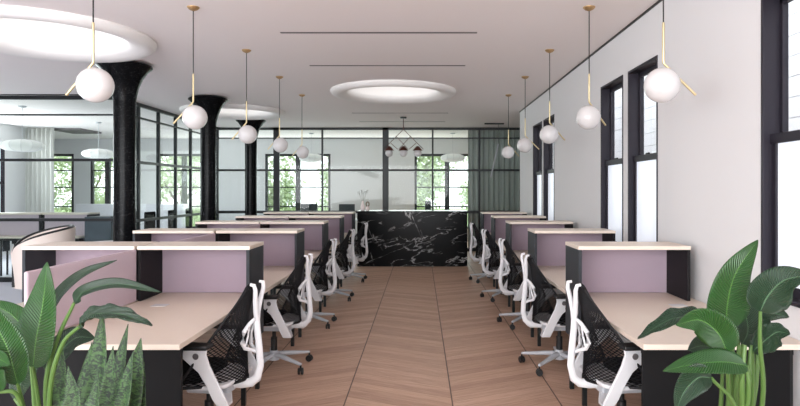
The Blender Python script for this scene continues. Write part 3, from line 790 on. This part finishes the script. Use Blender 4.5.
def pot(parent, r, h):
    MB().lathe([(0, 0), (r*.78, 0), (r*.84, .02), (r, h-.02), (r*1.02, h), (r*.93, h), (r*.9, h-.05), (0, h-.05)], seg=40).build('pot', M['pot'], parent, smooth=True)
    MB().lathe([(0, h-.04), (r*.9, h-.045)], seg=30).build('soil', M['soil'], parent)

# left strelitzia
def plant(name, loc, label, r, h):
    e = empty(name, loc, 0, label, 'potted plant'); pot(e, r, h); return e
LX, LY = -1.53, 2.42
e1 = plant('strelitzia_plant', (LX, LY, 0), 'broad leaved green plant in front of the left desk block', .18, .42)
def rel(e, pts): o = e.location; return [P(*p)-o for p in pts]
def sl(e, lf, w, nrm, m, base=(0, 0), Ydef=2.3, fold=.25, wav=0, st=True, stempts=None, shape='banana'):
    pts = rel(e, lf)
    leaf(e, pts, w, nrm, M[m], fold, wav=wav, shape=shape)
    if st:
        b = Vector((base[0], base[1], .38)); mid = rel(e, stempts) if stempts else [b.lerp(pts[0], .55)+Vector((0, 0, .03))]
        stem(e, [b]+mid+[pts[0]+(pts[1]-pts[0])*.05], .011, .006)
sl(e1, [(33, 368, 2.3), (36, 340, 2.29), (43, 303, 2.28), (47, 262, 2.3)], .178, (-.15, -1, .1), 'leaf_bright', (.02, 0), fold=.12)
sl(e1, [(30, 352, 2.42), (24, 330, 2.42), (8, 312, 2.45), (-22, 299, 2.5)], .11, (.1, -.8, .6), 'leaf_bright', (-.03, .03))
sl(e1, [(18, 385, 2.2), (8, 350, 2.18), (-6, 322, 2.15), (-20, 296, 2.12)], .13, (.4, -1, .0), 'leaf_bright', (0, -.04))
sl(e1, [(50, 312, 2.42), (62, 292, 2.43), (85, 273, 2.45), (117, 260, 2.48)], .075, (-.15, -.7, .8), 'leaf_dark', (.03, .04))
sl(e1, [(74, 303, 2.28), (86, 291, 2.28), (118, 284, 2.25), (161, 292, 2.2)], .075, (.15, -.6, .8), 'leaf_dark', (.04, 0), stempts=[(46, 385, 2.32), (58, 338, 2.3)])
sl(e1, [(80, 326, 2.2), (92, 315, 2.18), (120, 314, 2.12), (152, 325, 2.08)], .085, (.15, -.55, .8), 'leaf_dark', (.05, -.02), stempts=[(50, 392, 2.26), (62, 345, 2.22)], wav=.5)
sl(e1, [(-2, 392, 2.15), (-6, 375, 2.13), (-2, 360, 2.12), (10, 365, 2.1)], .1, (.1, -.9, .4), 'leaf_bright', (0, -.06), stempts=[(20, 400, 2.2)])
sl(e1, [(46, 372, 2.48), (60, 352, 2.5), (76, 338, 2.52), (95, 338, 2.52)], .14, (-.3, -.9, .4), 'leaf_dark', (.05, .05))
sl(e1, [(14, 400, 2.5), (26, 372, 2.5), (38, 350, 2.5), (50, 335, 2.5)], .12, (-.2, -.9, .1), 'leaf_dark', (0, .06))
# snake plant
e2 = plant('snake_plant', (-1.13, 2.18, 0), 'snake plant with banded upright leaves beside the broad leaved plant at left', .15, .42)
sn = [((92, 420), (100, 360), (103, 308), 2.2, .062), ((112, 425), (120, 372), (128, 324), 2.18, .055), ((126, 425), (134, 378), (141, 338), 2.12, .062), ((78, 425), (86, 385), (92, 342), 2.24, .06), ((62, 420), (60, 375), (62, 345), 2.3, .055),
      ((104, 425), (110, 385), (113, 346), 2.1, .05), ((118, 425), (126, 392), (133, 352), 2.06, .06), ((70, 425), (74, 398), (68, 366), 2.1, .05), ((90, 425), (96, 400), (98, 372), 2.02, .05), ((138, 428), (140, 395), (144, 362), 2.2, .045)]
for a, b, c, Y, w_ in sn:
    bx = (a[0]-104)/80*.09
    base = Vector((bx, (Y-2.16)*.6, .38))
    pts = [base]+[P(q[0], q[1], Y)-e2.location for q in (a, b, c)]
    leaf(e2, pts, w_*1.35, (random.uniform(-.5, .5), -1, .1), M['leaf_snake'], .35, 'snake', n=30, nu=6)

# right strelitzia
e3 = plant('strelitzia_plant', (1.27, 2.42, 0), 'large broad leaved green plant in front of the right desk row', .2, .42)
sl(e3, [(728, 330, 2.3), (727, 308, 2.3), (735, 275, 2.3), (758, 240, 2.32)], .185, (.1, -1, .05), 'leaf_bright', (-.03, 0), fold=.1, stempts=[(732, 400, 2.34)])
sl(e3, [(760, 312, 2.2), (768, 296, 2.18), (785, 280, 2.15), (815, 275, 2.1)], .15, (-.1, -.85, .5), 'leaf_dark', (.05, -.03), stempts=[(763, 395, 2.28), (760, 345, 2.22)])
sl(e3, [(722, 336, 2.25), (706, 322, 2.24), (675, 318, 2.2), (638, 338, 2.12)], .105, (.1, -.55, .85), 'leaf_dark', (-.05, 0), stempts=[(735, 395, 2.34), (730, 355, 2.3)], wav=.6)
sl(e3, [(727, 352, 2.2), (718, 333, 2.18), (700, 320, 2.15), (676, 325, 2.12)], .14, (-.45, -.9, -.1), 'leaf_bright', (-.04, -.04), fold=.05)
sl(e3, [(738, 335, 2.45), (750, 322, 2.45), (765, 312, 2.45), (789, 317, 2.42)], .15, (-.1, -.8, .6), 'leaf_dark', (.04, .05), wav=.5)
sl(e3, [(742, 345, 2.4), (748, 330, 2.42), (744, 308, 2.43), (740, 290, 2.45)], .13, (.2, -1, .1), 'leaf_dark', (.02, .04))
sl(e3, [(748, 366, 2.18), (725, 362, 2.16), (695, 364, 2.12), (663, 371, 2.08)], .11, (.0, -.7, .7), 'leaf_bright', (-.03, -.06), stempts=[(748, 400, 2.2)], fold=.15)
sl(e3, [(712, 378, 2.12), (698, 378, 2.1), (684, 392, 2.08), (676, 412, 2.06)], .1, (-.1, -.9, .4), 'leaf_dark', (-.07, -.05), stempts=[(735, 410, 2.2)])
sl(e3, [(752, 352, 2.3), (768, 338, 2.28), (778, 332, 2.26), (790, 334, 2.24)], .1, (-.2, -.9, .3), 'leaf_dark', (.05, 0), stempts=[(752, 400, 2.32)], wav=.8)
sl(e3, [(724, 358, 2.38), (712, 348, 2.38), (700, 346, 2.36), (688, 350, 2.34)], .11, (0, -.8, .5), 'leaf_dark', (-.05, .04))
for q in ((742, 2.2), (748, 2.3), (736, 2.3), (755, 2.4), (730, 2.42)):
    b = Vector(((q[0]-744)*.003, (q[1]-2.35)*.5, .38)); stem(e3, [b, P(q[0], 390, q[1])-e3.location, P(q[0]+3, 345, q[1])-e3.location], .014, .007)

# ------------------------------------------------------------------ outside: lawn, trees, neighbour's sided wall
tag(MB().box((-40, 18.25, -.4), (30, 60, -.3)).build('lawn', M['grass']), kind='structure')
def tree(x, y, h, r, m, label, seed):
    rn = random.Random(seed); e = empty('garden_tree', (x, y, -.3), 0, label, 'tree', 'garden trees behind the building')
    MB().tube([(0, 0, 0), (.1, 0, h*.35), (.0, .1, h*.7)], [.14, .11, .05], 10).tube([(.08, 0, h*.3), (.6, .2, h*.6)], [.07, .03], 8).tube([(.08, 0, h*.25), (-.6, -.1, h*.55)], [.07, .03], 8).build('trunk', M['bark'], e, smooth=True)
    mb = MB(); bm = mb.bm
    cl = [(rn.uniform(-r, r)*.8, rn.uniform(-r, r)*.5, rn.uniform(.6, h)) for _ in range(40)]
    for c in cl:
        for _ in range(150):
            d = Vector((rn.gauss(0, 1), rn.gauss(0, 1), rn.gauss(0, 1))).normalized()*rn.uniform(.2, .62)
            p = Vector(c)+d; a = Vector((rn.gauss(0, 1), rn.gauss(0, 1), rn.gauss(0, 1))).normalized(); b = a.cross(d).normalized(); s = rn.uniform(.05, .1)
            bm.faces.new([bm.verts.new(p+a*s), bm.verts.new(p+b*s*.6), bm.verts.new(p-a*s), bm.verts.new(p-b*s*.6)])
    mb.build('crown', m, e)
tr = [(-18.6, 23.5, 3.6, 2.0), (-14.0, 25, 4.0, 2.0), (-9.6, 24, 3.8, 1.7), (-6.1, 23.4, 4.2, 1.5), (-2.8, 25.5, 3.8, 1.5), (-.1, 23.4, 3.8, 1.4), (3.2, 25.6, 4.0, 1.5)]
nm = ['leftmost through the left glass', 'second through the left glass', 'third through the left glass', 'in the left half of the left garden window', 'in the right half of the left garden window', 'in the left half of the right garden window', 'in the right half of the right garden window']
for i, (x, y, h, r) in enumerate(tr): tree(x, y, h, r, M['foliage'] if i % 2 else M['foliage2'], f'pale tree outside, {nm[i]}', i+1)
m = MB()
for k in range(24): m.prism([(3.6, k*.2), (3.625, k*.2), (3.6, k*.2+.2), (3.7, k*.2+.2), (3.7, k*.2)], -4, 13, 'y') if False else m.box((3.6-.012*0, -5, k*.2+.008), (3.7, 13, (k+1)*.2))
m.box((3.62, -5, 0), (3.7, 13, 4.8))
tag(m.build('neighbour_wall', M['siding']), 'white horizontally sided wall outside the right windows', 'wall')
